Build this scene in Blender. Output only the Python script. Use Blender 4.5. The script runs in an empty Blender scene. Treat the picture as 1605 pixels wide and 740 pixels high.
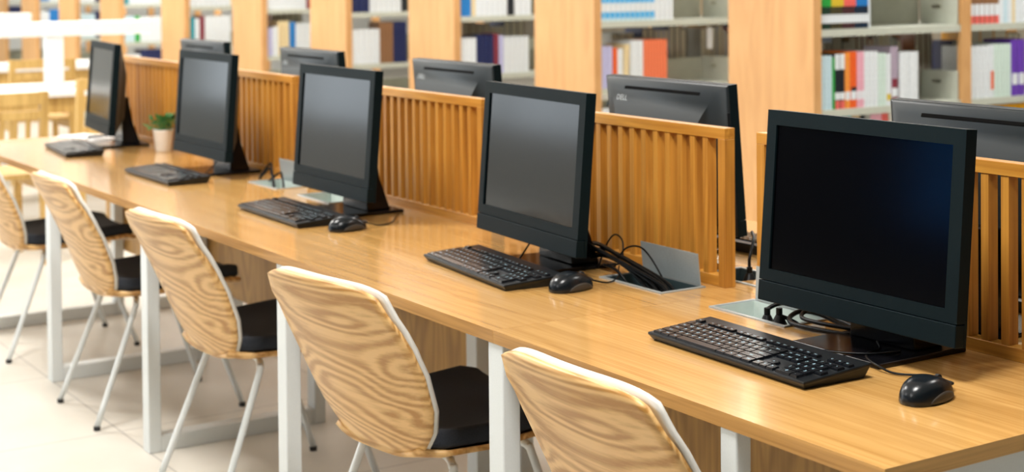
import bpy, bmesh, math, random
from mathutils import Vector, Matrix
PI = math.pi
sc = bpy.context.scene
COL = sc.collection
random.seed(7)

# ------------------------------------------------------------------ camera
cd = bpy.data.cameras.new('camera')
cam = bpy.data.objects.new('camera', cd); COL.objects.link(cam)
cam.location = (0, 0, 1.444)
cam.rotation_euler = (1.54876, 0.009087, 0.998289)
cd.sensor_width = 36; cd.lens = 54.617; cd.shift_y = -0.22368
cd.dof.use_dof = True; cd.dof.focus_distance = 2.75; cd.dof.aperture_fstop = 4.5
cd.clip_start = 0.05
sc.camera = cam

# ------------------------------------------------------------------ light + exposure
sc.view_settings.view_transform = 'Standard'
sc.view_settings.look = 'None'
sc.view_settings.gamma = 1.0
sc.view_settings.use_curve_mapping = False
sc.view_settings.exposure = 0.0
LAMP_W = 38.0          # watts of each ceiling panel
WINDOW_W = 42.0       # daylight through each window bay
w = bpy.data.worlds.new('sky'); sc.world = w; w.use_nodes = True
bg = w.node_tree.nodes['Background']
bg.inputs[0].default_value = (0.82, 0.92, 1.0, 1); bg.inputs[1].default_value = 2.2
CEIL = 2.8
STRIP_W = 29.0         # watts of each strip lamp over the bookcase aisles
AISLE = [-4.30, -5.99, -7.50, -8.92, -10.33, -11.82, -13.42, -14.90, -16.27]
LX = [-1.65, -4.5, -7.35, -10.2, -13.05, -15.9]
LY = [-1.65, 1.10, 3.85]

# ------------------------------------------------------------------ materials
def base_mat(name, col=(0.8,0.8,0.8), rough=0.5, metal=0.0, coat=0.0, spec=0.5, emit=None):
    m = bpy.data.materials.new(name); m.use_nodes = True
    b = m.node_tree.nodes['Principled BSDF']
    b.inputs['Base Color'].default_value = (*col, 1)
    b.inputs['Roughness'].default_value = rough
    b.inputs['Metallic'].default_value = metal
    b.inputs['Coat Weight'].default_value = coat
    b.inputs['Coat Roughness'].default_value = 0.12
    b.inputs['Specular IOR Level'].default_value = spec
    if emit:
        b.inputs['Emission Color'].default_value = (*col, 1); b.inputs['Emission Strength'].default_value = emit
    return m

def noisy(name, col, rough=0.5, var=0.12, scale=60, bump=0.0, **k):
    m = base_mat(name, col, rough, **k)
    nt = m.node_tree; N = nt.nodes; L = nt.links; b = N['Principled BSDF']
    tc = N.new('ShaderNodeTexCoord'); no = N.new('ShaderNodeTexNoise')
    no.inputs['Scale'].default_value = scale; no.inputs['Detail'].default_value = 3
    L.new(tc.outputs['Object'], no.inputs['Vector'])
    r = N.new('ShaderNodeValToRGB')
    r.color_ramp.elements[0].position = 0.3; r.color_ramp.elements[1].position = 0.7
    r.color_ramp.elements[0].color = (*[c*(1-var) for c in col], 1)
    r.color_ramp.elements[1].color = (*[min(1, c*(1+var)) for c in col], 1)
    L.new(no.outputs['Fac'], r.inputs[0]); L.new(r.outputs[0], b.inputs['Base Color'])
    if bump:
        bp = N.new('ShaderNodeBump'); bp.inputs['Strength'].default_value = bump; bp.inputs['Distance'].default_value = 0.002
        L.new(no.outputs['Fac'], bp.inputs['Height']); L.new(bp.outputs[0], b.inputs['Normal'])
    return m

def wood(name, dark, light, axis='X', rough=0.4, fine=110, broad=9, rings=0.0, coat=0.0, bump=0.15, contrast=1.0, spec=0.5, distort=0.6, amp=0.10, wide=0.55):
    """oak: long fine pores and broad growth figure running along the given object axis"""
    m = base_mat(name, light, rough, coat=coat, spec=spec)
    nt = m.node_tree; N = nt.nodes; L = nt.links; b = N['Principled BSDF']
    tc = N.new('ShaderNodeTexCoord')
    ai = 'XYZ'.index(axis)
    def mapped(along, across):
        mp = N.new('ShaderNodeMapping'); s = [across]*3; s[ai] = along
        mp.inputs['Scale'].default_value = s; L.new(tc.outputs['Object'], mp.inputs['Vector']); return mp
    m1 = mapped(1.6, fine); n1 = N.new('ShaderNodeTexNoise'); n1.inputs['Scale'].default_value = 1.0
    n1.inputs['Detail'].default_value = 4; n1.inputs['Roughness'].default_value = 0.65
    L.new(m1.outputs[0], n1.inputs['Vector'])
    m2 = mapped(0.9, broad); n2 = N.new('ShaderNodeTexNoise'); n2.inputs['Scale'].default_value = 1.0
    n2.inputs['Detail'].default_value = 2; n2.inputs['Distortion'].default_value = distort
    L.new(m2.outputs[0], n2.inputs['Vector'])
    # growth figure: contour lines of the broad noise
    mu = N.new('ShaderNodeMath'); mu.operation = 'MULTIPLY'; mu.inputs[1].default_value = 40.0 + rings*60
    L.new(n2.outputs['Fac'], mu.inputs[0])
    si = N.new('ShaderNodeMath'); si.operation = 'SINE'; L.new(mu.outputs[0], si.inputs[0])
    ma = N.new('ShaderNodeMath'); ma.operation = 'MULTIPLY_ADD'; ma.inputs[1].default_value = amp + rings*0.16; ma.inputs[2].default_value = 0.0
    L.new(si.outputs[0], ma.inputs[0])
    ad = N.new('ShaderNodeMath'); ad.operation = 'ADD'; L.new(n1.outputs['Fac'], ad.inputs[0]); L.new(ma.outputs[0], ad.inputs[1])
    a2 = N.new('ShaderNodeMath'); a2.operation = 'MULTIPLY_ADD'; a2.inputs[1].default_value = wide
    L.new(n2.outputs['Fac'], a2.inputs[0]); L.new(ad.outputs[0], a2.inputs[2])
    r = N.new('ShaderNodeValToRGB'); c = 0.28/contrast
    mid = 0.485+0.5*wide; r.color_ramp.elements[0].position = max(0, mid-c); r.color_ramp.elements[1].position = min(1, mid+c)
    r.color_ramp.elements[0].color = (*dark, 1); r.color_ramp.elements[1].color = (*light, 1)
    L.new(a2.outputs[0], r.inputs[0]); L.new(r.outputs[0], b.inputs['Base Color'])
    if bump:
        bp = N.new('ShaderNodeBump'); bp.inputs['Strength'].default_value = bump; bp.inputs['Distance'].default_value = 0.0006
        L.new(n1.outputs['Fac'], bp.inputs['Height']); L.new(bp.outputs[0], b.inputs['Normal'])
    return m

M = {}
M['desk_oak'] = wood('desk_oak', (0.49,0.245,0.060), (0.77,0.455,0.155), 'X', rough=0.26, fine=170, broad=7, bump=0.08, contrast=0.95, coat=0.9, wide=0.32, amp=0.06)
M['edge_oak'] = wood('edge_oak', (0.36,0.17,0.035), (0.60,0.32,0.09), 'X', rough=0.42, fine=150, broad=16)
M['edge_oak_y'] = wood('edge_oak_y', (0.46,0.24,0.06), (0.72,0.42,0.14), 'Y', rough=0.42, fine=150, broad=16)
M['panel_oak'] = wood('panel_oak', (0.36,0.19,0.045), (0.55,0.31,0.08), 'Z', rough=0.5, fine=70, broad=6, rings=0.5)
M['slat_oak'] = wood('slat_oak', (0.33,0.125,0.012), (0.57,0.265,0.038), 'Z', rough=0.45, fine=140, broad=14)
M['rail_oak'] = wood('rail_oak', (0.40,0.16,0.018), (0.62,0.30,0.046), 'X', rough=0.38, fine=140, broad=14)
M['case_oak'] = wood('case_oak', (0.56,0.29,0.105), (0.70,0.40,0.165), 'Z', rough=0.5, fine=14, broad=5, bump=0.0, contrast=0.8)
M['ply'] = wood('chair_plywood', (0.46,0.22,0.05), (0.80,0.50,0.20), 'X', rough=0.36, fine=120, broad=5.0, rings=1.7, contrast=0.95, bump=0.05, distort=0.12, amp=0.0)
M['chair_wood'] = wood('reading_chair_wood', (0.45,0.27,0.07), (0.66,0.44,0.15), 'Z', rough=0.5, fine=60, broad=7)
M['ivory'] = base_mat('ivory_shell', (0.70,0.69,0.64), 0.35)
M['pad'] = noisy('charcoal_fabric', (0.018,0.022,0.03), 0.9, 0.3, 400, bump=0.3)
M['white_steel'] = noisy('white_powder_steel', (0.74,0.78,0.78), 0.45, 0.02, 300)
M['white_lam'] = noisy('white_laminate', (0.84,0.86,0.86), 0.35, 0.02, 40)
M['rubber'] = base_mat('black_rubber', (0.02,0.02,0.02), 0.8)
M['black'] = noisy('black_plastic', (0.004,0.006,0.008), 0.40, 0.2, 500, bump=0.05, spec=0.3)
M['bezel'] = noisy('bezel_plastic', (0.0018,0.0070,0.0092), 0.5, 0.15, 900, bump=0.08, spec=0.10)
M['shell'] = noisy('shell_plastic', (0.006,0.012,0.015), 0.38, 0.15, 900, bump=0.05, spec=0.55)
M['glass_screen'] = base_mat('display_glass', (0.0006,0.0006,0.001), 0.12, spec=0.32)
M['gloss_black'] = base_mat('gloss_black', (0.003,0.003,0.004), 0.22, spec=0.25)
M['slot'] = base_mat('vent_dark', (0.001,0.001,0.001), 0.8, spec=0.1)
M['silver'] = base_mat('silver_print', (0.45,0.50,0.52), 0.35)
M['usb_blue'] = base_mat('usb_blue', (0.02,0.12,0.65), 0.4)
M['key'] = noisy('key_plastic', (0.005,0.006,0.008), 0.26, 0.1, 600, spec=0.4)
M['legend'] = base_mat('key_print', (0.50,0.76,0.88), 0.5)
M['mouse'] = base_mat('mouse_plastic', (0.004,0.007,0.010), 0.26, spec=0.4)
M['mouse_side'] = noisy('mouse_grip', (0.035,0.027,0.018), 0.55, 0.2, 800)
M['cable'] = base_mat('cable_black', (0.002,0.0025,0.003), 0.38, spec=0.22)
M['alu'] = noisy('brushed_alu', (0.42,0.47,0.48), 0.38, 0.05, 250, metal=0.35)
M['tray'] = noisy('tray_plastic', (0.58,0.66,0.62), 0.35, 0.04, 40)
M['tray_dark'] = base_mat('tray_dark', (0.03,0.05,0.055), 0.5)
M['socket'] = base_mat('socket_green', (0.03,0.10,0.03), 0.5)
M['shelf_steel'] = noisy('shelf_steel', (0.52,0.545,0.47), 0.5, 0.03, 30)
M['shelf_back'] = noisy('shelf_back_steel', (0.40,0.41,0.33), 0.55, 0.04, 30)
M['paper'] = noisy('page_paper', (0.66,0.62,0.52), 0.85, 0.1, 300)
M['leaf'] = noisy('leaf_green', (0.05,0.20,0.05), 0.5, 0.4, 60)
M['soil'] = noisy('potting_soil', (0.03,0.02,0.012), 0.9, 0.4, 200)
M['wall'] = noisy('wall_paint', (0.74,0.75,0.73), 0.85, 0.02, 6)
M['wall_tan'] = noisy('tan_wall_paint', (0.30,0.26,0.20), 0.85, 0.03, 6)
M['wall_dark'] = noisy('dark_slate_paint', (0.008,0.010,0.014), 0.85, 0.05, 6)
M['blue_panel'] = noisy('reflection_board_blue', (0.03,0.28,1.0), 0.85, 0.1, 200)  # colour of the added board that the near screen mirrors
M['ceil'] = noisy('ceiling_paint', (0.82,0.82,0.80), 0.9, 0.02, 6)
M['frame_alu'] = base_mat('window_frame', (0.6,0.62,0.62), 0.4, metal=0.3)
M['lamp_frame'] = base_mat('lamp_frame', (0.8,0.8,0.8), 0.5)
M['diffuser'] = base_mat('lamp_diffuser', (1.0,0.97,0.92), 0.5, emit=6.0)

def floor_mat():
    m = base_mat('floor_tile', (0.5,0.5,0.47), 0.5)
    nt = m.node_tree; N = nt.nodes; L = nt.links; b = N['Principled BSDF']
    tc = N.new('ShaderNodeTexCoord'); br = N.new('ShaderNodeTexBrick')
    br.offset = 0.0; br.inputs['Scale'].default_value = 1.0
    br.inputs['Brick Width'].default_value = 0.8; br.inputs['Row Height'].default_value = 0.8
    br.inputs['Mortar Size'].default_value = 0.003
    br.inputs['Color1'].default_value = (0.60,0.57,0.50,1); br.inputs['Color2'].default_value = (0.56,0.53,0.47,1)
    br.inputs['Mortar'].default_value = (0.35,0.33,0.30,1)
    L.new(tc.outputs['Object'], br.inputs['Vector'])
    no = N.new('ShaderNodeTexNoise'); no.inputs['Scale'].default_value = 3.0; no.inputs['Detail'].default_value = 5
    L.new(tc.outputs['Object'], no.inputs['Vector'])
    mx = N.new('ShaderNodeMixRGB'); mx.blend_type = 'SOFT_LIGHT'; mx.inputs[0].default_value = 0.35
    L.new(br.outputs['Color'], mx.inputs[1]); L.new(no.outputs['Fac'], mx.inputs[2]); L.new(mx.outputs[0], b.inputs['Base Color'])
    return m
M['floor'] = floor_mat()
_bc = {}
def bookmat(col, glossy=0.35):
    k = tuple(round(c, 3) for c in col)
    if k not in _bc:
        _bc[k] = noisy('book_cloth_%d' % len(_bc), col, glossy, 0.10, 90)
    return _bc[k]

# ------------------------------------------------------------------ mesh helpers
class MB:
    def __init__(s): s.v = []; s.f = []; s.mi = []; s.cur = 0
    def add(s, vs, fs, mi=None):
        o = len(s.v); s.v += [tuple(p) for p in vs]
        for f in fs: s.f.append([i+o for i in f]); s.mi.append(s.cur if mi is None else mi)
        return s
    def box(s, x0, x1, y0, y1, z0, z1, mi=None, mat=None):
        vs = [Vector((x, y, z)) for x in (x0, x1) for y in (y0, y1) for z in (z0, z1)]
        if mat is not None: vs = [mat @ v for v in vs]
        return s.add(vs, [(0,1,3,2),(4,6,7,5),(0,4,5,1),(2,3,7,6),(0,2,6,4),(1,5,7,3)], mi)
    def tube(s, pts, r, n=8, mi=None, caps=True):
        pts = [Vector(p) for p in pts]; rs = r if isinstance(r, (list, tuple)) else [r]*len(pts)
        rings = []; up = None
        for i, p in enumerate(pts):
            d = (pts[min(i+1, len(pts)-1)] - pts[max(i-1, 0)]).normalized()
            if up is None:
                up = d.orthogonal().normalized()
            up = (up - d*up.dot(d)).normalized(); sd = d.cross(up)
            rings.append([p + rs[i]*(math.cos(2*PI*k/n)*up + math.sin(2*PI*k/n)*sd) for k in range(n)])
        s.loft(rings, caps, mi); return s
    def loft(s, rings, caps=True, mi=None, closed=True):
        n = len(rings[0]); vs = [v for r in rings for v in r]; fs = []
        for i in range(len(rings)-1):
            for k in range(n if closed else n-1):
                a = i*n+k; b = i*n+(k+1) % n; fs.append((a, b, b+n, a+n))
        if caps:
            fs.append(tuple(range(n-1, -1, -1))); fs.append(tuple(range((len(rings)-1)*n, len(rings)*n)))
        return s.add(vs, fs, mi)
    def cyl(s, c, r, h, n=20, r2=None, mi=None):
        r2 = r if r2 is None else r2
        return s.loft([[(c[0]+q*math.cos(2*PI*k/n), c[1]+q*math.sin(2*PI*k/n), c[2]+z) for k in range(n)] for q, z in ((r, 0), (r2, h))], True, mi)
    def grid(s, fn, nu, nv, mi=None):
        vs = [fn(i/nu, j/nv) for j in range(nv+1) for i in range(nu+1)]
        fs = [(j*(nu+1)+i, j*(nu+1)+i+1, (j+1)*(nu+1)+i+1, (j+1)*(nu+1)+i) for j in range(nv) for i in range(nu)]
        return s.add(vs, fs, mi)
    def mesh(s, name, mats, smooth=False):
        me = bpy.data.meshes.new(name); me.from_pydata(s.v, [], s.f)
        for m in (mats if isinstance(mats, (list, tuple)) else [mats]): me.materials.append(m)
        me.polygons.foreach_set('material_index', s.mi)
        bm = bmesh.new(); bm.from_mesh(me); bmesh.ops.recalc_face_normals(bm, faces=bm.faces); bm.to_mesh(me); bm.free()
        if smooth: me.polygons.foreach_set('use_smooth', [True]*len(me.polygons))
        me.update(); return me
    def build(s, name, mats, parent=None, smooth=False, bevel=0.0, segs=2, loc=None):
        o = bpy.data.objects.new(name, s.mesh(name, mats, smooth)); COL.objects.link(o)
        if parent is not None: o.parent = parent
        if loc: o.location = loc
        if bevel:
            b = o.modifiers.new('edge', 'BEVEL'); b.width = bevel; b.segments = segs; b.limit_method = 'ANGLE'; b.angle_limit = math.radians(40)
        return o

def tag(o, label=None, cat=None, group=None, kind=None):
    if label: o['label'] = label
    if cat: o['category'] = cat
    if group: o['group'] = group
    if kind: o['kind'] = kind
    return o
def thing(name, label, cat, loc=(0,0,0), rz=0, group=None):
    o = bpy.data.objects.new(name, None); COL.objects.link(o)
    o.empty_display_size = 0.05; o.location = loc; o.rotation_euler = (0, 0, rz)
    return tag(o, label, cat, group)
def copy_tree(o, parent=None):
    c = o.copy(); COL.objects.link(c)
    if parent is not None: c.parent = parent
    for ch in [x for x in COL.objects if x.parent == o]: copy_tree(ch, c)
    return c
def dup(root, loc, rz, label):
    c = copy_tree(root); c.location = loc; c.rotation_euler = (0, 0, rz); c['label'] = label
    return c
def smooth_path(pts, n=8):
    P = [Vector(p) for p in pts]; P = [P[0]*2-P[1]] + P + [P[-1]*2-P[-2]]; out = []
    for i in range(1, len(P)-2):
        a, b, c, d = P[i-1:i+3]
        for k in range(n):
            t = k/n
            out.append(0.5*((2*b)+(c-a)*t+(2*a-5*b+4*c-d)*t*t+(3*b-a-3*c+d)*t**3))
    out.append(P[-2]); return out
def text_into(mb, txt, size, place, mi=None, extrude=0.0):
    """adds the flat outlines of a word to a mesh; place is a Matrix that puts the text plane"""
    cu = bpy.data.curves.new('t', 'FONT'); cu.body = txt; cu.size = size; cu.align_x = 'CENTER'; cu.align_y = 'CENTER'; cu.resolution_u = 2
    ob = bpy.data.objects.new('t', cu); me = ob.to_mesh()
    mb.add([place @ v.co for v in me.vertices], [tuple(p.vertices) for p in me.polygons], mi)
    ob.to_mesh_clear(); bpy.data.objects.remove(ob); bpy.data.curves.remove(cu)
def struct(name, mb, mats, **k):
    return tag(mb.build(name, mats, **k), kind='structure')

ORD = ['first','second','third','fourth','fifth','sixth','seventh','eighth','ninth','tenth','eleventh','twelfth','thirteenth','fourteenth','fifteenth',
       'sixteenth','seventeenth','eighteenth','nineteenth','twentieth','twenty-first','twenty-second','twenty-third','twenty-fourth','twenty-fifth',
       'twenty-sixth','twenty-seventh','twenty-eighth','twenty-ninth','thirtieth'] + ['%d-th' % k for k in range(31, 60)]

# ------------------------------------------------------------------ the room
RX0, RX1, RY0, RY1 = -21.0, 2.6, -4.0, 13.0
m = MB(); m.box(RX0, RX1, RY0, RY1, -0.12, 0); struct('floor', m, M['floor'])
m = MB(); m.box(RX0, RX1, RY0, RY1, CEIL, CEIL+0.12); struct('ceiling', m, M['ceil'])
m = MB(); m.box(RX0-0.2, RX0, RY0-0.2, RY1+0.2, -0.12, CEIL+0.12); struct('wall_left', m, M['wall'])
m = MB(); m.box(RX1, RX1+0.2, RY0-0.2, RY1+0.2, -0.12, CEIL+0.12); struct('wall_right', m, M['wall_dark'])
m = MB(); m.box(RX0, RX1, RY1, RY1+0.2, -0.12, CEIL+0.12); struct('wall_back', m, M['wall_tan'])
# front wall (behind the photographer): dark part towards the right, a band of tall windows towards the left
WINX = [(-20.4, -17.4), (-17.0, -14.0), (-13.6, -10.6)]
m = MB(); y0, y1 = RY0-0.2, RY0
m.box(WINX[0][0], WINX[2][1], y0, y1, -0.12, 0.7); m.box(WINX[0][0], WINX[2][1], y0, y1, 2.7, CEIL+0.12)
m.box(RX0, WINX[0][0], y0, y1, -0.12, CEIL+0.12)
for a, b in ((WINX[0][1], WINX[1][0]), (WINX[1][1], WINX[2][0])): m.box(a, b, y0, y1, 0.7, 2.7)
m.box(WINX[2][1], RX1, y0, y1, -0.12, CEIL+0.12, mi=1)
struct('wall_front', m, [M['wall'], M['wall_dark']])
for i, (a, b) in enumerate(WINX):
    m = MB()
    for x in (a, (a+b)/2-0.025, b-0.05): m.box(x, x+0.05, y0+0.06, y0+0.12, 0.7, 2.7)
    for z in (0.7, 2.65): m.box(a, b, y0+0.06, y0+0.12, z, z+0.05)
    struct('window_%d' % (i+1), m, M['frame_alu'])
    ld = bpy.data.lights.new('daylight', 'AREA'); ld.shape = 'RECTANGLE'; ld.size = b-a-0.1; ld.size_y = 1.9
    ld.energy = WINDOW_W; ld.color = (0.86, 0.94, 1.0)
    lo = bpy.data.objects.new('daylight', ld); COL.objects.link(lo)
    lo.location = ((a+b)/2, RY0-0.16, 1.7); lo.rotation_euler = (PI/2, 0, 0)
m = MB(); m.box(-7.3, -5.7, RY0+0.004, RY0+0.03, 0.70, 2.3)  # unseen board, added to give the near screen a blue reflection
tag(m.build('blue_reflection_board', M['blue_panel']), 'unseen royal blue board added on the dark wall for its reflection in the screen', 'reflection board')

m = MB(); m.box(-0.31, 0.31, -0.31, 0.31, 0, 0.03); m.box(-0.29, 0.29, -0.29, 0.29, -0.004, 0.002, mi=1)
lampm = m.mesh('ceiling_light', [M['lamp_frame'], M['diffuser']])
for x in LX:
    for y in LY:
        o = bpy.data.objects.new('ceiling_light', lampm); COL.objects.link(o); o.location = (x, y, CEIL-0.03)
        tag(o, 'square white light panel set in the library ceiling', 'ceiling light', 'square light panels in the ceiling')
        ld = bpy.data.lights.new('panel_light', 'AREA'); ld.shape = 'SQUARE'; ld.size = 0.56
        ld.energy = LAMP_W*(1.6 if y == 1.10 else 0.75); ld.color = (1.0, 0.975, 0.94)
        lo = bpy.data.objects.new('panel_light', ld); COL.objects.link(lo); lo.location = (x, y, CEIL-0.045)

m = MB(); m.box(-0.14, 0.14, -0.62, 0.62, 0, 0.03); m.box(-0.12, 0.12, -0.60, 0.60, -0.004, 0.002, mi=1)
stripm = m.mesh('strip_light', [M['lamp_frame'], M['diffuser']])
for x in AISLE:
    for y in (5.8, 8.2):
        o = bpy.data.objects.new('strip_light', stripm); COL.objects.link(o); o.location = (x, y, CEIL-0.03)
        tag(o, 'long white strip light over an aisle between the bookcases', 'ceiling light', 'strip lights over the bookcase aisles')
        ld = bpy.data.lights.new('strip_glow', 'AREA'); ld.shape = 'RECTANGLE'; ld.size = 0.24; ld.size_y = 1.2
        ld.energy = STRIP_W; ld.color = (1.0, 0.98, 0.95)
        lo = bpy.data.objects.new('strip_glow', ld); COL.objects.link(lo); lo.location = (x, y, CEIL-0.045)

# ------------------------------------------------------------------ desks
FRONT, MID, DT = 1.590, 2.234, 0.75       # desk front edge, line between the two rows, desk top height
TH = 0.025
BW, BD = 0.214, 0.112                     # socket box opening
def slab(x0, x1, y0, y1, z0, z1, holes):
    """tabletop with rectangular cut-outs; material 0 top, 1 long edges, 2 end edges"""
    xs = sorted({x0, x1, *[h[0] for h in holes], *[h[1] for h in holes]})
    ys = sorted({y0, y1, *[h[2] for h in holes], *[h[3] for h in holes]})
    m = MB()
    def hole(i, j):
        if i < 0 or j < 0 or i >= len(xs)-1 or j >= len(ys)-1: return True
        cx, cy = (xs[i]+xs[i+1])/2, (ys[j]+ys[j+1])/2
        return any(h[0] < cx < h[1] and h[2] < cy < h[3] for h in holes)
    for i in range(len(xs)-1):
        for j in range(len(ys)-1):
            if hole(i, j): continue
            a, b, c, d = xs[i], xs[i+1], ys[j], ys[j+1]
            m.add([(a,c,z1),(b,c,z1),(b,d,z1),(a,d,z1)], [(0,1,2,3)], 0)
            m.add([(a,c,z0),(b,c,z0),(b,d,z0),(a,d,z0)], [(3,2,1,0)], 0)
            for (di, dj, p, q, mi) in ((-1,0,(a,c),(a,d),2),(1,0,(b,d),(b,c),2),(0,-1,(b,c),(a,c),1),(0,1,(a,d),(b,d),1)):
                if hole(i+di, j+dj):
                    m.add([(*p,z0),(*q,z0),(*q,z1),(*p,z1)], [(0,1,2,3)], mi)
    return m
def make_desk(x0, x1, frames, boxes, label, rear=False, end=None):
    """one desk in its own coordinates: origin on the floor under the middle of its front edge; local +Y runs to the divider"""
    cx = (x0+x1)/2
    if rear: t = thing('computer_desk', label, 'desk', (cx, 2*MID-FRONT, 0), PI, 'oak computer desks in the double row')
    else: t = thing('computer_desk', label, 'desk', (cx, FRONT, 0), 0, 'oak computer desks in the double row')
    s = -1 if rear else 1
    D = MID-FRONT-0.0006
    lx = lambda x: (x-cx)*s
    a, b = -(x1-x0)/2+0.0006, (x1-x0)/2-0.0006
    holes = [(lx(c)-BW/2, lx(c)+BW/2, 0.537-BD/2, 0.537+BD/2) for c in boxes]
    top = slab(a, b, 0, D, DT-TH, DT, holes)
    top.build('tabletop', [M['desk_oak'], M['edge_oak'], M['edge_oak_y']], t)
    for fx in frames:
        c = lx(fx); hw = 0.0195 if fx > -2 else 0.0268
        fd = 0.034 if fx > -2 else 0.043
        m = MB(); m.box(c-hw, c+hw, 0.003, fd, 0.0, DT-TH-0.0005); m.build('leg', M['white_steel'], t, bevel=0.003)
        if not -2.6 < fx < -2.5:
            m = MB(); m.box(c-hw, c+hw, D-0.09, D-0.05, 0.0, DT-TH-0.0005); m.build('leg', M['white_steel'], t, bevel=0.003)
        m = MB(); m.box(c-hw+0.001, c+hw-0.001, 0.043, D-0.09, 0.0, 0.05); m.build('floor_rail', M['white_steel'], t, bevel=0.003)
    m = MB(); m.box(a+0.03, b-0.03, D-0.045, D-0.027, 0.27, DT-TH-0.001)
    m.build('modesty_panel', M['panel_oak'], t, bevel=0.001)
    if end:
        e = lx(end)
        m = MB(); m.box(min(e, e+0.02*(-1 if e > 0 else 1)), max(e, e+0.02*(-1 if e > 0 else 1)), 0.012, D-0.012, 0.05, DT-TH-0.001)
        m.build('end_panel', M['white_steel'], t)
    return t
JX = [-1.523, -2.5465, -4.5465, -6.75]
BOXES = [[-2.353], [-2.737, -4.353], [-4.737, -6.353]]
FR = [[-1.8575, -2.544], [-3.545, -4.545], [-5.545, -6.50]]
LAB = ['short oak desk under the nearest computer, its corner towards the camera', 'long oak desk in the middle of the row under two computers',
       'long oak desk at the far end of the row beside the white tables']
LABR = ['oak desk behind the slatted divider of the nearest computer', 'long oak desk behind the middle slatted dividers', 'oak desk behind the farthest slatted dividers']
for k in range(3):
    make_desk(JX[k+1], JX[k], FR[k], BOXES[k], LAB[k], end=(-1.523-0.004 if k == 0 else None))
for k in range(3):
    make_desk(JX[k+1], JX[k], FR[k], BOXES[k], LABR[k], rear=True)

# ------------------------------------------------------------------ slatted dividers
def make_divider(x1, label, wd=0.90):
    """frame of four bars with upright slats; origin at the bottom middle"""
    t = thing('slatted_divider', label, 'desk divider', (x1-wd/2, MID-0.001, DT), 0, 'slatted oak dividers between the desks')
    h, dy, b = 0.35, 0.0145, 0.024
    m = MB(); m.box(-wd/2, wd/2, -dy, dy, h-b, h); m.build('top_rail', M['rail_oak'], t, bevel=0.0008, segs=1)
    m = MB(); m.box(-wd/2+b, wd/2-b, -dy, dy, 0, b); m.build('bottom_rail', M['rail_oak'], t, bevel=0.0008, segs=1)
    for sx in (-1, 1):
        m = MB(); x = sx*(wd/2-b/2); m.box(x-b/2, x+b/2, -dy, dy, 0, h-b); m.build('end_post', M['slat_oak'], t, bevel=0.0008, segs=1)
    m = MB(); n = 18; p = (wd-2*b)/(n+1)
    for k in range(1, n+1):
        x = -wd/2+b+p*k; m.box(x-0.0085, x+0.0085, -0.0125, 0.0125, b-0.0004, h-b+0.0004)
    m.build('slats', M['slat_oak'], t)
    return t
for x1, l in ((-1.59, 'slatted oak divider directly behind the nearest computer screen'),
              (-2.592, 'slatted oak divider behind the open socket lid and second screen'),
              (-3.603, 'slatted oak divider between the second and third screens'),
              (-4.823, 'slatted oak divider between the third and fourth screens'),
              (-5.80, 'slatted oak divider behind the small potted plant')):
    make_divider(x1, l, 0.90 if x1 > -4.7 else 0.93)

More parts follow.
